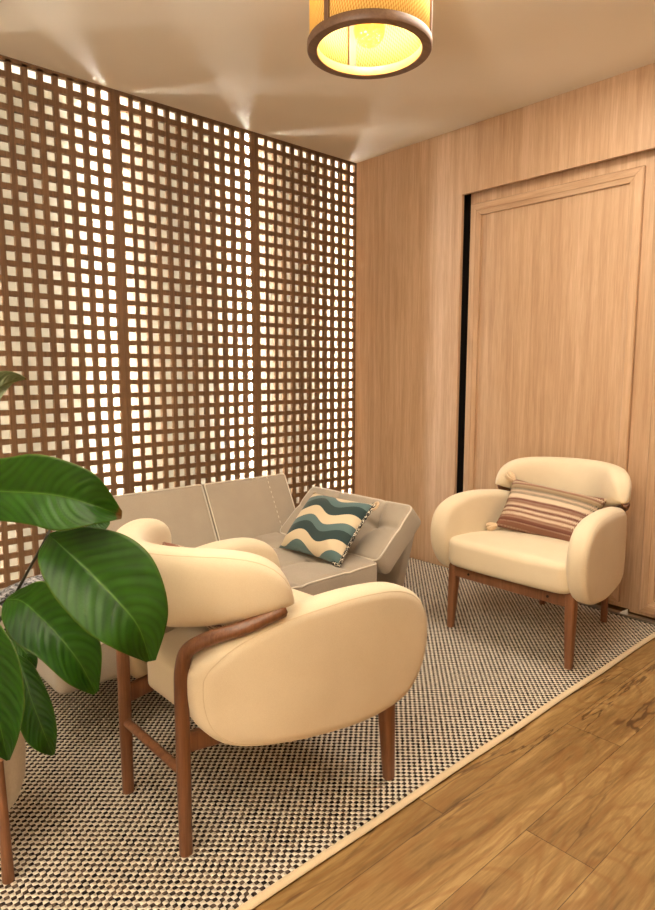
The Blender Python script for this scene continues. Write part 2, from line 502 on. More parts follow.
# wood clad wall with the pocket for the sliding doors
wl = join(box(0, .022, -.885, CAV, 0, H), box(0, .022, YB, -.885, 2.273, H), box(.022, .14, -.78, .24, 0, H), box(.022, .14, YB, -.885, 2.30, H))
struct('wall_right', wl, M['panel'])
struct('wall_right_pocket', box(.14, .18, YB, .24, 0, H), M['dark'])

# sliding doors with a mitred picture frame moulding
def door(name, x, y0, y1, zt, mo, mi, mz0, mz1, mzi0, mzi1, xm):
    d = struct(name, box(x, x + .03, y1, y0, .022, zt), M['panel'])
    def bar(nm, pts, mat):
        # mitred bar: four outer/inner corner points (y, z), raised from the slab, with a small step
        g = .0007
        cy = sum(p[0] for p in pts) / 4; cz = sum(p[1] for p in pts) / 4
        def shrink(p):
            ay, az = abs(pts[0][0] - pts[1][0]), abs(pts[0][1] - pts[1][1])
            return (p[0] + (g if p[0] < cy else -g), p[1]) if ay > az else (p[0], p[1] + (g if p[1] < cz else -g))
        q = [shrink(p) for p in pts]
        o1, o2, i2, i1 = q
        L = lambda a, b, t: (a[0] + (b[0] - a[0]) * t, a[1] + (b[1] - a[1]) * t)
        levels = [(x, q), (xm + .005, q), (xm, [L(o1, i1, .07), L(o2, i2, .07), L(i2, o2, .40), L(i1, o1, .40)]), ]
        V = [(xx, p[0], p[1]) for xx, ps in levels for p in ps]
        V += [(xm + .004, *L(i2, o2, .36)), (xm + .004, *L(i1, o1, .36)), (xm + .010, *i2), (xm + .010, *i1)]
        F = [(0, 1, 5, 4), (4, 5, 9, 8), (8, 9, 10, 11), (11, 10, 12, 13), (13, 12, 14, 15), (15, 14, 2, 3),
             (0, 4, 8, 11, 13, 15, 3), (1, 2, 14, 12, 10, 9, 5)]
        o = mesh(nm, V, F, mat, d, smooth=False)
        return o
    oL, oR = mo; iL, iR = mi
    bar('moulding', [(oL, mz1), (oR, mz1), (iR, mzi1), (iL, mzi1)], M['panel_x'])
    bar('moulding', [(oL, mz0), (oR, mz0), (iR, mzi0), (iL, mzi0)], M['panel_x'])
    bar('moulding', [(oL, mz0), (oL, mz1), (iL, mzi1), (iL, mzi0)], M['panel'])
    bar('moulding', [(oR, mz0), (oR, mz1), (iR, mzi1), (iR, mzi0)], M['panel'])
    return d
door('door_1',   .058, -.908, -2.02, 2.299, (-.922, -1.914), (-.988, -1.846), .05, 2.215, .115, 2.150, .034)
door('door_2', .024, -1.977, -3.10, 2.299, (-2.030, -3.05), (-2.094, -2.985), .045, 2.215, .11, 2.150, -.004)
struct('trim_1', box(-.018, .014, -3.1, -.885, 0, .016), M['metal'])
struct('trim_2', join(box(-.028, -.018, -3.1, -.9, 0, .006)), M['dark'])
st = mesh('door_guide', [(-.006, -1.985, .016), (-.006, -1.945, .016), (-.02, -1.985, .016), (-.02, -1.945, .016), (-.006, -1.982, .044), (-.018, -1.982, .026), (-.016, -1.958, .022), (-.007, -1.955, .026)],
          [(0, 1, 3, 2), (0, 2, 5, 4), (1, 7, 6, 3), (0, 4, 7, 1), (2, 3, 6, 5), (4, 5, 6, 7)], M['white'], smooth=False)
tag(st, 'tiny white plastic guide on the metal track at the foot of the sliding doors', 'door guide')

# painted wall behind the lattice, and the return at its left end
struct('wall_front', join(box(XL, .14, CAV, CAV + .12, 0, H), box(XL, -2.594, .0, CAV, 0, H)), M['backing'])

# ------------------------------------------------------------------ lattice panels
P, G, E0, Z1 = .0696, .0301, .0401, .0429
BW = .0268
def lattice(k, label):
    """k = 0 is the panel nearest the corner"""
    xr = -(E0 - P / 2 - G / 2 + k * (12 * P + G)) - (G / 2 if k == 0 else 0) * 0
    x_in_r = -(E0 - P / 2 + k * (12 * P + G))
    x_in_l = x_in_r - 12 * P
    xr_edge = x_in_r + G / 2 - .0005 if k else -.001
    xl_edge = x_in_l - G / 2 + .0005
    root = empty('lattice_panel', ((xr_edge + xl_edge) / 2, 0, 0), 0, label, 'lattice screen', 'wooden lattice panels in front of the window')
    ox = (xr_edge + xl_edge) / 2
    def loc(vf): return [(x - ox, y, z) for x, y, z in vf[0]], vf[1]
    zb, zt = .0, H - .0005
    rows = 37
    z_bot = H - Z1 - (rows - 1) * P - P / 2
    bars = [box(x_in_r - j * P - BW / 2, x_in_r - j * P + BW / 2, .0003, .0217, .02, zt - .01) for j in range(1, 12)]
    bars += [box(xl_edge + .02, xr_edge - (.02 if k else .004), .0009, .0211, H - Z1 - i * P - P / 2 - BW / 2, H - Z1 - i * P - P / 2 + BW / 2) for i in range(0, rows)]
    mesh('grid', *loc(join(*bars)), M['lattice'], root, smooth=False)
    wst = BW / 2
    mesh('stile', *loc(box(xl_edge, x_in_l + wst, 0, .022, 0, zt)), M['lattice'], root, smooth=False)
    mesh('stile', *loc(box(min(x_in_r - wst, xr_edge - .003), xr_edge, 0, .022, 0, zt)), M['lattice'], root, smooth=False)
    mesh('rail', *loc(box(x_in_l + wst, min(x_in_r - wst, xr_edge), .0003, .0217, zt - (Z1 - P / 2 + BW / 2) , zt)), M['lattice'], root, smooth=False)
    if z_bot - BW / 2 > .01:
        mesh('rail', *loc(box(x_in_l + wst, x_in_r - wst, .0003, .0217, 0, z_bot)), M['lattice'], root, smooth=False)
lattice(0, 'wooden lattice panel nearest the corner with the wood clad wall')
lattice(1, 'middle wooden lattice panel, right behind the two sofa back cushions')
lattice(2, 'wooden lattice panel at the left edge, behind the big green leaves')

# light strips standing behind the lattice joints
def strip(x, label):
    root = empty('light_strip', (x, .060, 0), 0, label, 'light strip', 'vertical light strips behind the lattice')
    mesh('diffuser', *box(-.005, .005, -.004, .004, .03, H - .012), M['led'], root, smooth=False)
    mesh('channel', *box(-.0015, .0015, -.020, -.0045, .02, H - .008), M['metal'], root, smooth=False)
strip(-.014, 'bright vertical light strip behind the lattice in the corner by the wood clad wall')
strip(-.856, 'bright vertical light strip behind the joint of the middle and corner lattice panels')
strip(-1.722, 'bright vertical light strip behind the joint of the left and middle lattice panels')
strip(-2.575, 'light strip behind the outer left edge of the leftmost lattice panel')

# ------------------------------------------------------------------ rug
rw = mesh('rug', *box(-4.6, -.040, -2.158, -.08, 0.0005, .012), M['rug'], smooth=False)
tag(rw, 'large woven rug in cream and dark brown under the armchairs', 'rug')
bp_ = [(-4.6 + 4.56 * i / 60, -2.170 + .0015 * math.sin(i * .7), .0075) for i in range(61)]
mesh('binding', *tube(bp_, (.0125, .0065), 12), M['binding'], rw)

# ------------------------------------------------------------------ ceiling lamp
LX, LY, LZ = LAMPXYZ
lamp = empty('pendant_lamp', (LX, LY, LZ), 0, 'round cane drum lamp with dark wood rings glowing yellow on the ceiling', 'lamp')
Ro = .2215
ring = [(Ro, .006), (Ro - .003, .001), (Ro - .008, 0), (Ro - .033, 0), (Ro - .036, .003), (Ro - .036, .03), (Ro - .033, .034), (Ro - .012, .034), (Ro - .003, .031), (Ro, .026), (Ro, .006)]
mesh('lower_ring', *lathe(ring, 96), M['lampwood'], lamp)
ring2 = [(r, z + .205) for r, z in ring]
mesh('upper_ring', *lathe(ring2, 96), M['lampwood'], lamp)
mesh('inner_band', *lathe([(Ro - .0365, .002), (Ro - .0375, .004), (Ro - .0375, .03), (Ro - .0365, .032)], 96), m_wood('pale lamp wood', lin(206, 158, 92), lin(222, 176, 108), lin(232, 188, 120), 'x', 160, .5), lamp)
mesh('shade', *lathe([(Ro - .009, .033), (Ro - .009, .207)], 128), M['cane'], lamp)
bpy.data.objects['shade'].modifiers.new('thick', 'SOLIDIFY').thickness = .0015
# slats on the outside and their inner partners
camdir = math.atan2(-3.29 - LY, -3.25 - LX)
for i in range(3):
    a = camdir - .714 + i * 2 * PI / 3
    ca, sa = math.cos(a), math.sin(a)
    def sl(r0, r1, w, z0, z1):
        V = []
        for z in (z0, z1):
            for r, s in ((r0, -w), (r1, -w), (r1, w), (r0, w)):
                V.append((r * ca - s * sa, r * sa + s * ca, z))
        return V, [(0, 1, 2, 3), (4, 5, 6, 7), (0, 1, 5, 4), (1, 2, 6, 5), (2, 3, 7, 6), (3, 0, 4, 7)]
    mesh('slat', *sl(Ro - .0085, Ro - .002, .010, .03, .208), M['lampwood_z'], lamp, smooth=False)
    mesh('inner_slat', *sl(Ro - .030, Ro - .0115, .014, .03, .208), M['lampwood_z'], lamp, smooth=False)
mesh('canopy', *lathe([(0, .205), (Ro - .05, .205), (Ro - .05, .215), (.07, .222), (.07, H - LZ), (0, H - LZ)], 48), M['lampwood'], lamp)
mesh('socket', *lathe([(0, .205), (.022, .205), (.022, .192), (.018, .188), (0, .188)], 24), M['dark'], lamp)
glass = NT('amber bulb glass')
wv2 = glass.coord()
gt = glass.n('ShaderNodeBsdfTransparent'); glass.set(gt.inputs[0], (.92, .70, .32))
gg = glass.n('ShaderNodeBsdfGlossy'); glass.set(gg.inputs[0], (1, .85, .5)); glass.set(gg.inputs[1], .15)
vo = glass.n('ShaderNodeTexVoronoi', inp={'Vector': wv2, 'Scale': 70})
glass.set(gg.inputs['Normal'], glass.bump(vo.outputs[0], .9, .01))
gd = glass.n('ShaderNodeBsdfTranslucent'); glass.set(gd.inputs[0], glass.ramp(vo.outputs[0], [(.1, lin(110, 70, 20)), (.6, lin(200, 150, 60))]))
ga = glass.n('ShaderNodeMixShader'); ga.inputs[0].default_value = .4; glass.set(ga.inputs[1], gt); glass.set(ga.inputs[2], gd)
gb = glass.n('ShaderNodeMixShader'); gb.inputs[0].default_value = .12; glass.set(gb.inputs[1], ga); glass.set(gb.inputs[2], gg)
M['bulb'] = glass.done(gb.outputs[0])
BZ = .072
bulb = mesh('bulb', *lathe([(0.0005, BZ - .055)] + [(.055 * math.sin(a), BZ - .055 * math.cos(a)) for a in [PI * k / 20 for k in range(1, 17)]] + [(.026, BZ + .056), (.024, BZ + .066)], 32), M['bulb'], lamp)
mesh('glow', *lathe([(0.0002, BZ + .062)] + [(.026 * math.sin(PI * k / 12), BZ + .087 - .025 * math.cos(PI * k / 12)) for k in range(1, 12)] + [(.0002, BZ + .112)], 20), m_emit('bulb glow', LAMP_COL, LAMP_EMIT), bulb)

# ------------------------------------------------------------------ armchairs
def arm_plan(x):
    return sum(arm_lin(x + k * .011) for k in range(-6, 7)) / 13
def arm_lin(x):
    xs = [-.6, -.34, -.27, -.2, -.1, .1, .4, .6]; ys = [.19, .20, .252, .292, .333, .366, .393, .398]
    for i in range(len(xs) - 1):
        if x <= xs[i + 1]:
            k = (x - xs[i]) / (xs[i + 1] - xs[i]); return ys[i] + (ys[i + 1] - ys[i]) * k
    return ys[-1]
ARM = [(-.296, .479), (-.292, .410), (-.270, .352), (-.216, .310), (-.109, .293), (.038, .278), (.180, .275), (.306, .304), (.374, .388), (.392, .497), (.358, .588), (.272, .639), (.140, .654), (.007, .648), (-.107, .632), (-.210, .590), (-.264, .545), (-.288, .512)]

def arm_pad_geo(side):
    prof = catmull([(x, z, 0) for x, z in ARM], 4, True)
    cx = sum(p.x for p in prof) / len(prof); cz = sum(p.y for p in prof) / len(prof)
    n = len(prof)
    # inward normals for the inset
    nor = []
    for i in range(n):
        t = (prof[(i + 1) % n] - prof[i - 1]).normalized()
        q = Vector((-t.y, t.x, 0))
        if q.dot(Vector((cx, cz, 0)) - prof[i]) < 0: q = -q
        nor.append(q)
    T, r = .092, .034
    rings = []
    def ring(ins, d, sc=1):
        R = []
        for p, q in zip(prof, nor):
            x, z = p.x + q.x * ins, p.y + q.y * ins
            x, z = cx + (x - cx) * sc, cz + (z - cz) * sc
            y = arm_plan(x) - d
            R.append((x, side * y, z))
        return R
    for sc in (.02, .35, .65, .88): rings.append(ring(r, -.004 * (1 - sc ** 2), sc))
    for k in range(0, 7):
        a = PI / 2 * k / 6
        rings.append(ring(r - r * math.sin(a), r - r * math.cos(a)))
    for k in range(6, -1, -1):
        a = PI / 2 * k / 6
        rings.append(ring(r - r * math.sin(a), T - r + r * math.cos(a)))
    for sc in (.88, .65, .35, .02): rings.append(ring(r, T + .004 * (1 - sc ** 2), sc))
    V, F = [], []
    for R in rings: V += R
    for i in range(len(rings) - 1):
        for k in range(n):
            k2 = (k + 1) % n
            F.append((i * n + k, i * n + k2, (i + 1) * n + k2, (i + 1) * n + k))
    F.append(tuple(range(n))); F.append(tuple((len(rings) - 1) * n + k for k in range(n)))
    seam = ring(r * .40, r * .20)
    return (V, F), seam

def backrest_geo():
    NU, NV = 44, 32
    V, F = [], []
    seam = []
    def station(s):
        u = math.sin(PI / 2 * s)
        a = abs(u)
        e = max(0, 1 - a ** 7) ** .5
        zm = .665
        zb = zm - (zm - (.585 + .072 * a ** 2)) * max(0, 1 - a ** 14) ** .5
        zt = zm + (.804 - zm) * max(0, 1 - a ** 9) ** .62
        T = .098 * max(0, 1 - a ** 10) ** .5 + .004
        y = .327 * u
        w = a
        x = -.295 + .222 * w ** 2.05
        dxdw = .222 * 2.05 * w ** 1.05 / .327 * (1 if u >= 0 else -1)
        tan = Vector((dxdw, 1, 0)).normalized()
        nrm = Vector((tan.y, -tan.x, 0))   # towards the front
        return Vector((x, y, 0)), nrm, zb, zt, T
    for i in range(NU + 1):
        s = -1 + 2 * i / NU
        c, nrm, zb, zt, T = station(s * .9999)
        for k in range(NV):
            ph = 2 * PI * k / NV
            cc, ss = math.cos(ph), math.sin(ph)
            ox = math.copysign(abs(cc) ** .75, cc) * T / 2
            oz = math.copysign(abs(ss) ** .55, ss) * (zt - zb) / 2
            z = (zt + zb) / 2 + oz
            lean = -(z - .62) * .20
            p = c + nrm * ox + Vector((lean * max(0, 1 - (c.y / .3) ** 2), 0, 0))
            V.append((p.x, p.y, z))
    for i in range(NU):
        for k in range(NV):
            k2 = (k + 1) % NV
            F.append((i * NV + k, i * NV + k2, (i + 1) * NV + k2, (i + 1) * NV + k))
    F.append(tuple(range(NV))); F.append(tuple(NU * NV + k for k in range(NV)))
    k = 11  # rear upper edge
    seam = [Vector(V[i * NV + k]) for i in range(2, NU - 1)]
    return (V, F), seam

def seat_geo():
    def top(x, y): return .016 * (1 - (x / .31) ** 2) * (1 - (y / .3) ** 2)
    V, F = cushion(.62, .63, .135, .034, .07, 22, 22, top=top)
    out = []
    for x, y, z in V:
        k = (x + .31) / .62
        wy = .50 + .50 * min(1, max(0, k) / .72) ** .9
        x2 = x + (.014 * (1 - (y / .3) ** 2) * (x / .31) if x > 0 else 0)
        out.append((x2 + .062, y * wy, z + .391 + .008 * (x / .31)))
    return out, F

def make_armchair():
    root = empty('armchair', (0, 0, 0))
    mesh('seat', *seat_geo(), M['cream'], root)
    for side in (1, -1):
        g, sm = arm_pad_geo(side)
        a = mesh('arm_pad', *g, M['cream'], root, angle=80)
        mesh('seam', *tube(sm + [sm[0]], .0010, 6, cap=False), M['seam'], a)
    g, sm = backrest_geo()
    b = mesh('backrest', *g, M['cream'], root, angle=80)
    mesh('seam', *tube(sm, .0010, 6), M['seam'], b)
    for side in (1, -1):
        # rear leg, carried on into the bent arm rail
        mesh('leg', *tube([(-.303, side * .166, z) for z in (.0125, .1, .2, .3, .4, .455)], [(.0155, .0165)] * 2 + [(.0175, .0175)] * 4, 20, up=Vector((1, 0, 0)), power=.8), M['walnut'], root)
        pts = catmull([(-.303, side * .166, .452), (-.301, side * .168, .505), (-.290, side * .180, .556), (-.252, side * .222, .590), (-.200, side * .272, .613), (-.150, side * .300, .633), (-.098, side * .324, .655)], 6)
        mesh('arm_rail', *tube(pts, [(.0175, .0175)] * 2 + [(.0175, .0175)] * (len(pts) - 4) + [(.017, .017), (.011, .011)], 20, up=Vector((1, 0, 0)), power=.8), M['walnut'], root)
        # tapered front leg
        mesh('leg', *tube([(.312, side * .302, .0125), (.306, side * .298, .18), (.300, side * .293, .345)], [(.0155, .0155), (.021, .021), (.025, .025)], 20, up=Vector((1, 0, 0)), power=.55), M['walnut'], root)
        # side rail under the seat
        mesh('side_rail', *tube([(-.300, side * .166, .312), (0, side * .230, .312), (.295, side * .290, .312)], (.011, .027), 16, power=.5), M['walnut'], root)
    fr = mesh('front_rail', *tube([(.312, -.285, .298), (.312, .285, .298)], (.011, .028), 16, power=.5), M['walnut'], root)
    for y in (-.20, .20):
        mesh('screw_cap', *lathe([(0, .012), (.006, .012), (.006, .010)], 12), M['dark'], fr, matrix=Matrix.Translation((.3125, y, .298)) @ Matrix.Rotation(PI / 2, 4, 'Y'))
    mesh('stretcher', *tube([(-.303, -.160, .232), (-.303, .160, .232)], .0125, 16), M['walnut'], root)
    return root

def copy_tree(o, parent=None):
    c = o.copy(); C.objects.link(c); c.parent = parent
    for ch in list(o.children): copy_tree(ch, c)
    return c

GRP = 'cream armchairs facing each other'
ch1 = make_armchair()
ch2 = copy_tree(ch1)
ch1.location = (-2.200, -1.765, 0)
tag(ch1, 'cream armchair turned away, its curved back and wooden rear legs towards the viewer', 'armchair', GRP)
ch2.location = (-.480, -1.772, 0); ch2.rotation_euler = (0, 0, PI)
tag(ch2, 'cream armchair facing the room in front of the wooden sliding door', 'armchair', GRP)

# striped lumbar cushions with corner tassels
def make_lumbar():
    root = empty('lumbar_cushion')
    mesh('cover', *pillow(.46, .27, .13), M['striped'], root, angle=180)
    for x, y in ((-.225, .13), (.225, .13), (-.225, -.13), (.225, -.13)):
        d = Vector((x, y, 0)).normalized()
        parts = []
        for q in range(9):
            a = q * 2.4
            off = Vector((-d.y, d.x, 0)) * math.cos(a) * .011 + Vector((0, 0, 1)) * math.sin(a) * .011
            p = Vector((x, y, 0))
            parts.append(tube([p - d * .012, p + d * .010 + off * .9, p + d * .026 + off * 1.5, p + d * .042 + off * 1.4], [.006, .009, .008, .004], 6))
        mesh('tassel', *join(*parts), M['tassel'], root)
    return root
lc1 = make_lumbar(); lc2 = copy_tree(lc1)
LG = 'striped lumbar cushions'
bl = Vector((-.56, -1.53, .472)); ex = Vector((.07, -.40, -.045)); ey = Vector((.15, -.035, .20))
lc1.matrix_basis = basis(bl + ex.normalized() * .225 + ey.normalized() * .13 + Vector((0, 0, .02)), ex, ey)
tag(lc1, 'terracotta striped lumbar cushion with tassels on the armchair by the sliding door', 'cushion', LG)
# the same cushion in the other chair, seen only past its backrest
ex2 = Vector((.03, .45, .035)); ey2 = Vector((-.13, .0, .22))
lc2.matrix_basis = basis((-2.292, -1.752, .594), ex2, ey2)
tag(lc2, 'striped lumbar cushion mostly hidden behind the curved back of the armchair turned away', 'cushion', LG)

# ------------------------------------------------------------------ sofa bed
SX0, SX1 = -2.60, -1.165
SY0, SY1 = -1.345, -.58
sofa = empty('sofa_bed', (-1.8, -.8, 0.012), 0, 'low taupe tufted sofa bed with one raised end, along the wooden lattice', 'sofa')
so = Vector((-1.8, -.8, .012))
def S(vf, off=(0, 0, 0)):
    o = Vector(off) - so
    return [tuple(Vector(v) + o) for v in vf[0]], vf[1]
def tuft_field(pts, deep=.026, wide=.055, puff=.016, lines=()):
    def f(x, y):
        z = puff
        for a, b in pts:
            d2 = (x - a) ** 2 + (y - b) ** 2
            z -= deep * math.exp(-d2 / wide ** 2)
            # creases running out of the button
            if d2 < .03:
                z -= .009 * math.exp(-((x - a) - (y - b) * .3) ** 2 / .008 ** 2) * math.exp(-d2 / .010)
                z -= .009 * math.exp(-((y - b) + (x - a) * .25) ** 2 / .008 ** 2) * math.exp(-d2 / .010)
        for kind, c in lines:
            z -= .012 * math.exp(-((x if kind == 'x' else y) - c) ** 2 / .016 ** 2)
        return z
    return f
def piping_ring(w, d, t, r, rc, top=None, inset=.004, n=20, drop=.003):
    P_ = []
    hw, hd = w / 2 - inset, d / 2 - inset
    for cx_, cy_, a0 in ((1, -1, -90), (1, 1, 0), (-1, 1, 90), (-1, -1, 180)):
        for k in range(7):
            a = math.radians(a0 + 15 * k)
            P_.append(Vector((cx_ * (hw - rc) + rc * math.cos(a), cy_ * (hd - rc) + rc * math.sin(a), t / 2 - drop)))
    out = []
    N = len(P_)
    for i in range(N):
        a, b = P_[i], P_[(i + 1) % N]
        L = (b - a).length; m = max(1, int(L / .03))
        for k in range(m): out.append(a.lerp(b, k / m))
    if top: out = [Vector((p.x, p.y, p.z + top(p.x, p.y) * .5)) for p in out]
    return out + [out[0]]

# seat mattress
sw, sd = SX1 - SX0, SY1 - SY0
tx = [-.58, -.30, -.02, .26, .54]
tf = tuft_field([(a, b) for a in tx for b in (-.13, .19)], lines=[('x', a) for a in tx] + [('y', -.13), ('y', .19)])
scx, scy, scz = (SX0 + SX1) / 2, (SY0 + SY1) / 2, .300
seat_o = mesh('seat', *S(cushion(sw, sd, .135, .022, .03, 110, 60, top=tf), (scx, scy, scz)), M['grey'], sofa, angle=60)
mesh('piping', *S(tube(piping_ring(sw, sd, .135, .022, .03, tf), .0042, 8, cap=False), (scx, scy, scz)), M['piping'], seat_o)
# raised end
ang = math.radians(42)
fw_, fd_, ft_ = .335, sd - .03, .112
ftuf = tuft_field([(.03, -.19), (.03, .13)], deep=.03, wide=.06, puff=.014, lines=[('y', -.19), ('y', .13), ('x', .03)])
d1 = Vector((math.cos(ang), 0, math.sin(ang))); nz = Vector((-math.sin(ang), 0, math.cos(ang)))
fc = Vector((-1.172, scy - .015, .382)) + d1 * (fw_ / 2 - .006) - nz * (ft_ / 2)
fm = basis(fc - so, d1, (0, 1, 0))
flap = mesh('raised_end', *cushion(fw_, fd_, ft_, .020, .03, 34, 56, top=ftuf), M['grey'], sofa, angle=60, matrix=fm)
mesh('piping', *tube(piping_ring(fw_, fd_, ft_, .02, .03, ftuf), .0042, 8, cap=False), M['piping'], flap)
# back cushions
for x0, x1 in ((-1.530, -1.000), (-2.085, -1.538)):
    w_, h_, t_ = x1 - x0, .385, .115
    bey = Vector((0, .447, .894)); bez = Vector((0, -.894, .447))
    c_ = Vector(((x0 + x1) / 2, -.45, .668)) - bey * (h_ / 2) - bez * (t_ / 2)
    bm_ = basis(c_ - so, (1, 0, 0), bey)
    bo = mesh('back_cushion', *cushion(w_, h_, t_, .018, .012, 24, 20, top=lambda x, y: .010 * (1 - (x / .27) ** 2) * (1 - (y / .19) ** 2)), M['grey'], sofa, angle=60, matrix=bm_)
    mesh('piping', *tube(piping_ring(w_, h_, t_, .018, .012), .0036, 8, cap=False), M['piping'], bo)
    if x0 > -1.6:
        st_ = [tube([(.128, y, t_ / 2 + .0075), (.128, y + .012, t_ / 2 + .0075)], .0022, 6) for y in [-.17 + .0285 * k for k in range(13)]]
        mesh('stitching', *join(*st_), M['thread'], bo)
# base and end support
mesh('base', *S(cushion(1.20, .62, .205, .012, .02, 8, 8), (-1.80, -.50, .125)), M['grey'], sofa)
V = []
for y in (-1.20, -.62):
    V += [(-.872, y, .013), (-.742, y, .425), (-.785, y, .425), (-.945, y, .013)]
ms = mesh('end_support', *S((V, [(0, 1, 2, 3), (4, 7, 6, 5), (0, 4, 5, 1), (1, 5, 6, 2), (2, 6, 7, 3), (3, 7, 4, 0)])), M['grey'], sofa, smooth=False)
bevel_obj(ms, .010, 3)
bpy.data.objects['back_cushion'].name = 'back_cushion'

# wave cushion leaning on the raised end
bl_, br_, tr_, tl_ = Vector((-1.367, -.895, .405)), Vector((-1.355, -1.284, .405)), Vector((-1.05, -1.19, .612)), Vector((-1.05, -.685, .540))
cen = Vector((-1.252, -1.074, .510))
wc = empty('wave_cushion', label='square cushion with teal and cream wave stripes leaning on the raised sofa end', cat='cushion')
wc.matrix_basis = basis(cen, (.012, -.390, .0), (.20, .03, .21))
mesh('cover', *pillow(.415, .335, .13), M['wave'], wc, angle=180)
e = pillow_edge(.415, .335)
mesh('braid', *tube([Vector(p) for p in e[20:46]], .0075, 8), M['braid'], wc)
mesh('corner_loop', *tube(catmull([(.200, .160, 0), (.220, .177, .004), (.232, .163, .006), (.225, .143, .003), (.206, .140, 0)], 5), .006, 8), M['tassel'], wc)

# faux fur cushion at the far end of the sofa
fc_ = mesh('fur_cushion', *pillow(.40, .52, .15), M['fur'], None, angle=180, matrix=basis((-2.43, -1.06, .432), (1, .10, .02), (-.1, 1, .02)))
tag(fc_, 'grey and white faux fur cushion on the sofa end, mostly hidden by the leaves', 'cushion')

# ------------------------------------------------------------------ potted plant
PC = Vector((-2.938, -1.549, .012))
plant = empty('potted_plant', PC, 0, 'large leafy green plant in a beige planter on wooden legs at the left edge', 'plant')
def PL(vf): return [tuple(Vector(v) - PC) for v in vf[0]], vf[1]
prof = [(.0005, .088), (.05, .089), (.09, .095), (.125, .112), (.152, .142), (.166, .185), (.170, .24), (.170, .40), (.167, .412), (.160, .412), (.157, .40), (.157, .375)]
pot = mesh('planter', *lathe(prof, 64), M['pot'], plant)
mesh('soil', *lathe([(.0005, .372), (.08, .37), (.157, .366)], 40), M['soil'], pot)
a0 = math.atan2(-.171, .07)
for k in range(3):
    a = a0 + k * 2 * PI / 3
    d = Vector((math.cos(a), math.sin(a), 0))
    mesh('leg', *tube([d * .187 + Vector((0, 0, .0005)), d * .186 + Vector((0, 0, .12)), d * .1835 + Vector((0, 0, .31))], [(.0135, .0135), (.0115, .0115), (.0080, .0080)], 16, power=.8), M['walnut'], plant)

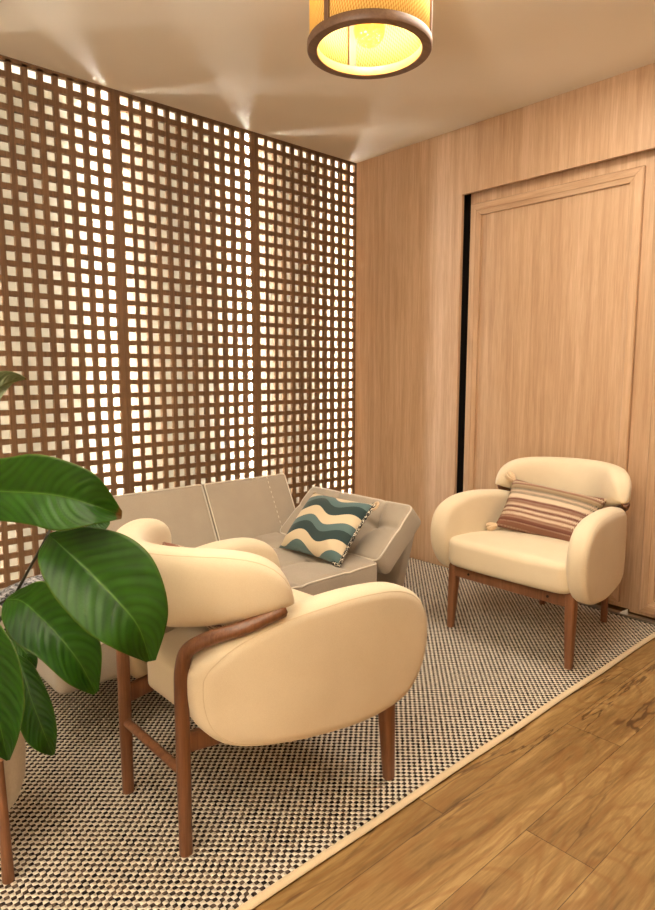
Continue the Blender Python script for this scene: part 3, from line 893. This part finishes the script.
LEAF = {
    'A': (
        [(-2.931,-1.634,0.973),(-2.849,-1.79,0.975),(-2.798,-1.89,0.978),(-2.765,-1.948,0.974),(-2.73,-1.995,0.96),(-2.678,-2.02,0.933)],
        [(-2.927,-1.629,1.029),(-2.85,-1.81,1.049),(-2.812,-1.904,1.064),(-2.77,-1.971,1.053),(-2.726,-2.022,1.021),(-2.678,-2.022,0.944)],
        [(-2.937,-1.641,0.904),(-2.861,-1.822,0.916),(-2.829,-1.914,0.919),(-2.792,-1.975,0.911),(-2.739,-2.027,0.926),(-2.681,-2.022,0.927)],
    ),
    'B': (
        [(-2.771,-1.851,0.876),(-2.757,-1.909,0.851),(-2.731,-1.98,0.809),(-2.702,-2.042,0.758),(-2.676,-2.075,0.706),(-2.651,-2.071,0.623)],
        [(-2.769,-1.852,0.88),(-2.736,-1.94,0.905),(-2.681,-2.038,0.896),(-2.649,-2.103,0.846),(-2.635,-2.127,0.745),(-2.643,-2.081,0.626)],
        [(-2.777,-1.847,0.865),(-2.814,-1.903,0.839),(-2.81,-1.967,0.781),(-2.775,-2.038,0.716),(-2.729,-2.076,0.674),(-2.66,-2.069,0.623)],
    ),
    'C': (
        [(-2.826,-1.696,0.699),(-2.81,-1.762,0.71),(-2.791,-1.824,0.687),(-2.769,-1.878,0.649),(-2.741,-1.913,0.592),(-2.713,-1.925,0.516)],
        [(-2.821,-1.698,0.706),(-2.806,-1.771,0.745),(-2.778,-1.836,0.767),(-2.734,-1.911,0.721),(-2.706,-1.948,0.635),(-2.707,-1.929,0.523)],
        [(-2.832,-1.692,0.687),(-2.858,-1.778,0.682),(-2.854,-1.842,0.652),(-2.824,-1.9,0.625),(-2.778,-1.939,0.565),(-2.72,-1.925,0.514)],
    ),
    'D': (
        [(-2.926,-1.812,0.755),(-2.926,-1.862,0.704),(-2.925,-1.901,0.641),(-2.918,-1.92,0.571),(-2.909,-1.927,0.494),(-2.9,-1.919,0.432)],
        [(-2.917,-1.821,0.759),(-2.898,-1.916,0.725),(-2.884,-1.974,0.674),(-2.881,-1.991,0.586),(-2.891,-1.974,0.508),(-2.898,-1.924,0.434)],
        [(-2.937,-1.805,0.744),(-2.976,-1.852,0.693),(-2.982,-1.896,0.605),(-2.97,-1.919,0.536),(-2.944,-1.93,0.482),(-2.904,-1.919,0.432)],
    ),
    'E': (
        [(-2.806,-1.684,0.553),(-2.806,-1.731,0.519),(-2.803,-1.769,0.47),(-2.796,-1.796,0.424),(-2.788,-1.811,0.383),(-2.774,-1.804,0.336)],
        [(-2.802,-1.687,0.555),(-2.789,-1.753,0.543),(-2.777,-1.802,0.493),(-2.772,-1.828,0.446),(-2.772,-1.834,0.399),(-2.771,-1.808,0.339)],
        [(-2.81,-1.681,0.548),(-2.835,-1.737,0.518),(-2.842,-1.778,0.451),(-2.834,-1.807,0.4),(-2.813,-1.824,0.371),(-2.779,-1.804,0.336)],
    ),
    'F': (
        [(-2.96,-1.724,1.089),(-2.923,-1.778,1.132),(-2.883,-1.82,1.174),(-2.85,-1.845,1.203),(-2.825,-1.852,1.217),(-2.798,-1.849,1.218)],
        [(-2.963,-1.72,1.097),(-2.933,-1.782,1.178),(-2.893,-1.831,1.219),(-2.854,-1.864,1.233),(-2.827,-1.869,1.231),(-2.799,-1.851,1.219)],
        [(-2.955,-1.73,1.081),(-2.9,-1.793,1.099),(-2.868,-1.826,1.143),(-2.845,-1.84,1.182),(-2.823,-1.844,1.209),(-2.799,-1.847,1.216)],
    ),
    'G': (
        [(-2.677,-1.659,0.9),(-2.663,-1.7,0.897),(-2.645,-1.731,0.89),(-2.632,-1.758,0.882),(-2.616,-1.774,0.875),(-2.604,-1.786,0.87)],
        [(-2.677,-1.659,0.905),(-2.66,-1.709,0.921),(-2.64,-1.745,0.918),(-2.627,-1.772,0.906),(-2.613,-1.785,0.891),(-2.604,-1.786,0.875)],
        [(-2.678,-1.66,0.893),(-2.668,-1.71,0.874),(-2.652,-1.744,0.858),(-2.637,-1.773,0.85),(-2.618,-1.787,0.85),(-2.605,-1.787,0.863)],
    ),
    'H': (
        [(-2.806,-1.622,0.602),(-2.802,-1.654,0.59),(-2.796,-1.676,0.572),(-2.789,-1.698,0.558),(-2.782,-1.708,0.541),(-2.771,-1.708,0.517)],
        [(-2.801,-1.625,0.607),(-2.792,-1.671,0.608),(-2.78,-1.702,0.589),(-2.774,-1.724,0.569),(-2.772,-1.727,0.544),(-2.77,-1.71,0.52)],
        [(-2.81,-1.619,0.597),(-2.818,-1.652,0.579),(-2.815,-1.676,0.553),(-2.805,-1.701,0.536),(-2.791,-1.713,0.525),(-2.774,-1.707,0.515)],
    ),
}
def make_leaf(name, mid, ea, eb, mat, veins=11, amp=.0011, camber=.006):
    NR, NC = 60, 28
    def rs(P_):
        q = catmull(P_, 12)
        return [q[round(i * (len(q) - 1) / NR)] for i in range(NR + 1)]
    m_, a_, b_ = rs(mid), rs(ea), rs(eb)
    V, UV = [], []
    for i in range(NR + 1):
        v = i / NR
        for j in range(NC + 1):
            u = -1 + 2 * j / NC
            e_ = a_[i] if u > 0 else b_[i]
            s = abs(u)
            p = m_[i].lerp(e_, s)
            V.append(p); UV.append((j / NC, v))
    # ripple along the surface normal
    N_ = []
    W = NC + 1
    for i in range(NR + 1):
        for j in range(W):
            du = V[i * W + min(j + 1, NC)] - V[i * W + max(j - 1, 0)]
            dv = V[min(i + 1, NR) * W + j] - V[max(i - 1, 0) * W + j]
            n_ = du.cross(dv)
            N_.append(n_.normalized() if n_.length > 1e-9 else Vector((0, 0, 1)))
    out = []
    for k, p in enumerate(V):
        u = abs(UV[k][0] * 2 - 1); v = UV[k][1]
        ph = v * veins - (u ** 1.3) * 2.4
        env = math.sin(PI * min(1, u * 1.02)) ** .6 * math.sin(PI * min(1, max(0, v))) ** .5 if 0 < u < .98 else 0
        z = amp * math.sin(2 * PI * ph) * env + camber * math.sin(PI * u) * math.sin(PI * v)
        if u < .04: z -= .0015
        out.append(p - PC + N_[k] * z)
    F = [(i * W + j, i * W + j + 1, (i + 1) * W + j + 1, (i + 1) * W + j) for i in range(NR) for j in range(NC)]
    me = bpy.data.meshes.new(name); me.from_pydata([tuple(p) for p in out], [], F)
    uvl = me.uv_layers.new(name='leaf')
    for lp in me.loops: uvl.data[lp.index].uv = UV[lp.vertex_index]
    me.shade_smooth(); me.materials.append(mat)
    o = bpy.data.objects.new(name, me); C.objects.link(o); o.parent = plant
    sm = o.modifiers.new('thick', 'SOLIDIFY'); sm.thickness = .0009
    return o
for k_, (a, b, c) in LEAF.items():
    make_leaf('leaf', a, b, c, M['leaf_back'] if k_ == 'F' else M['leaf_dry'] if k_ == 'A' else M['leaf'], camber=-.004 if k_ in 'AB' else .004)
# leaves turned away from the picture and standing above the planter
def free_leaf(base, d, length, width, droop):
    d = Vector(d).normalized(); side = d.cross(Vector((0, 0, 1))).normalized()
    mid, ea, eb = [], [], []
    for i in range(6):
        t_ = i / 5
        p = Vector(base) + d * length * t_ + Vector((0, 0, -droop * t_ * t_))
        w_ = width * math.sin(PI * min(.98, t_ * .9 + .06)) ** .8 * (1 if i < 5 else .05)
        mid.append(p); ea.append(p + side * w_ + Vector((0, 0, .03))); eb.append(p - side * w_ + Vector((0, 0, .03)))
    make_leaf('leaf', mid, ea, eb, M['leaf'])
free_leaf((-3.02, -1.50, .92), (-.8, .2, .3), .30, .085, .12)
free_leaf((-3.05, -1.62, .78), (-.9, -.3, .2), .28, .08, .14)
free_leaf((-2.98, -1.42, .98), (-.3, .9, .35), .30, .085, .13)
# petioles from the soil to each leaf base
root0 = Vector((-2.938, -1.549, .38))
for k_, (a, b, c) in LEAF.items():
    e_ = Vector(a[0])
    if k_ == 'B':
        pts = [root0 + Vector((.02, .01, 0)), Vector((-2.868, -1.60, .55)), Vector((-2.818, -1.66, .66)), Vector((-2.79, -1.755, .776)), e_]
    elif k_ == 'G':
        pts = [root0 + Vector((.02, .02, 0)), Vector((-2.868, -1.60, .55)), Vector((-2.818, -1.66, .66)), Vector((-2.788, -1.75, .776)), Vector((-2.755, -1.78, .852)), e_]
    else:
        h_ = max(e_.z - .38, .12)
        pts = [root0 + Vector(((ord(k_) % 5 - 2) * .012, (ord(k_) % 3 - 1) * .015, 0)), root0.lerp(e_, .35) + Vector((0, 0, h_ * .22)), root0.lerp(e_, .72) + Vector((0, 0, h_ * .16)), e_]
    q = catmull(pts, 7)
    mesh('stem', *PL(tube(q, [(.0048 - .0022 * i / len(q),) * 2 for i in range(len(q))], 10)), M['stem'], plant)
for b_ in ((-3.02, -1.50, .92), (-3.05, -1.62, .78), (-2.98, -1.42, .98)):
    e_ = Vector(b_); q = catmull([root0, root0.lerp(e_, .5) + Vector((.01, 0, .06)), e_], 8)
    mesh('stem', *PL(tube(q, .0045, 10)), M['stem'], plant)

# ------------------------------------------------------------------ light
def area(name, loc, rot, sx, sy, power, col):
    l = bpy.data.lights.new(name, 'AREA'); l.shape = 'RECTANGLE'; l.size = sx; l.size_y = sy
    l.energy = power; l.color = col
    o = bpy.data.objects.new(name, l); C.objects.link(o); o.location = loc; o.rotation_euler = rot
    return o
area('overhead_fill', (-1.05, -2.10, H - .03), (0, 0, 0), .8, .8, FILL_W, (1, .90, .77))  # added fill from above the seating, no known fixture there
area('side_fill', (XL + .05, -3.2, 1.4), (PI / 2, 0, -PI / 2), 3.4, 2.2, SIDE_W, (1, .92, .82))  # added soft fill from the left wall, which has no known window
area('upward_fill', (-4.3, -2.9, 1.75), (PI, 0, 0), .5, .5, UP_W, (1, .95, .88))  # added fill aimed up to brighten the ceiling, not a known lamp
area('overhead_fill', (-3.35, -1.75, H - .03), (0, 0, 0), .5, .5, FILL2_W, (1, .90, .77))  # second added overhead fill, brightens the plant and left end of the rug

w = bpy.data.worlds.new('world'); bpy.context.scene.world = w
w.use_nodes = True
w.node_tree.nodes['Background'].inputs[0].default_value = (1, .97, .91, 1)
w.node_tree.nodes['Background'].inputs[1].default_value = WORLD
sc = bpy.context.scene
sc.view_settings.view_transform = 'Standard'; sc.view_settings.look = 'None'
sc.view_settings.gamma = 1; sc.view_settings.use_curve_mapping = False
sc.view_settings.exposure = EXPO
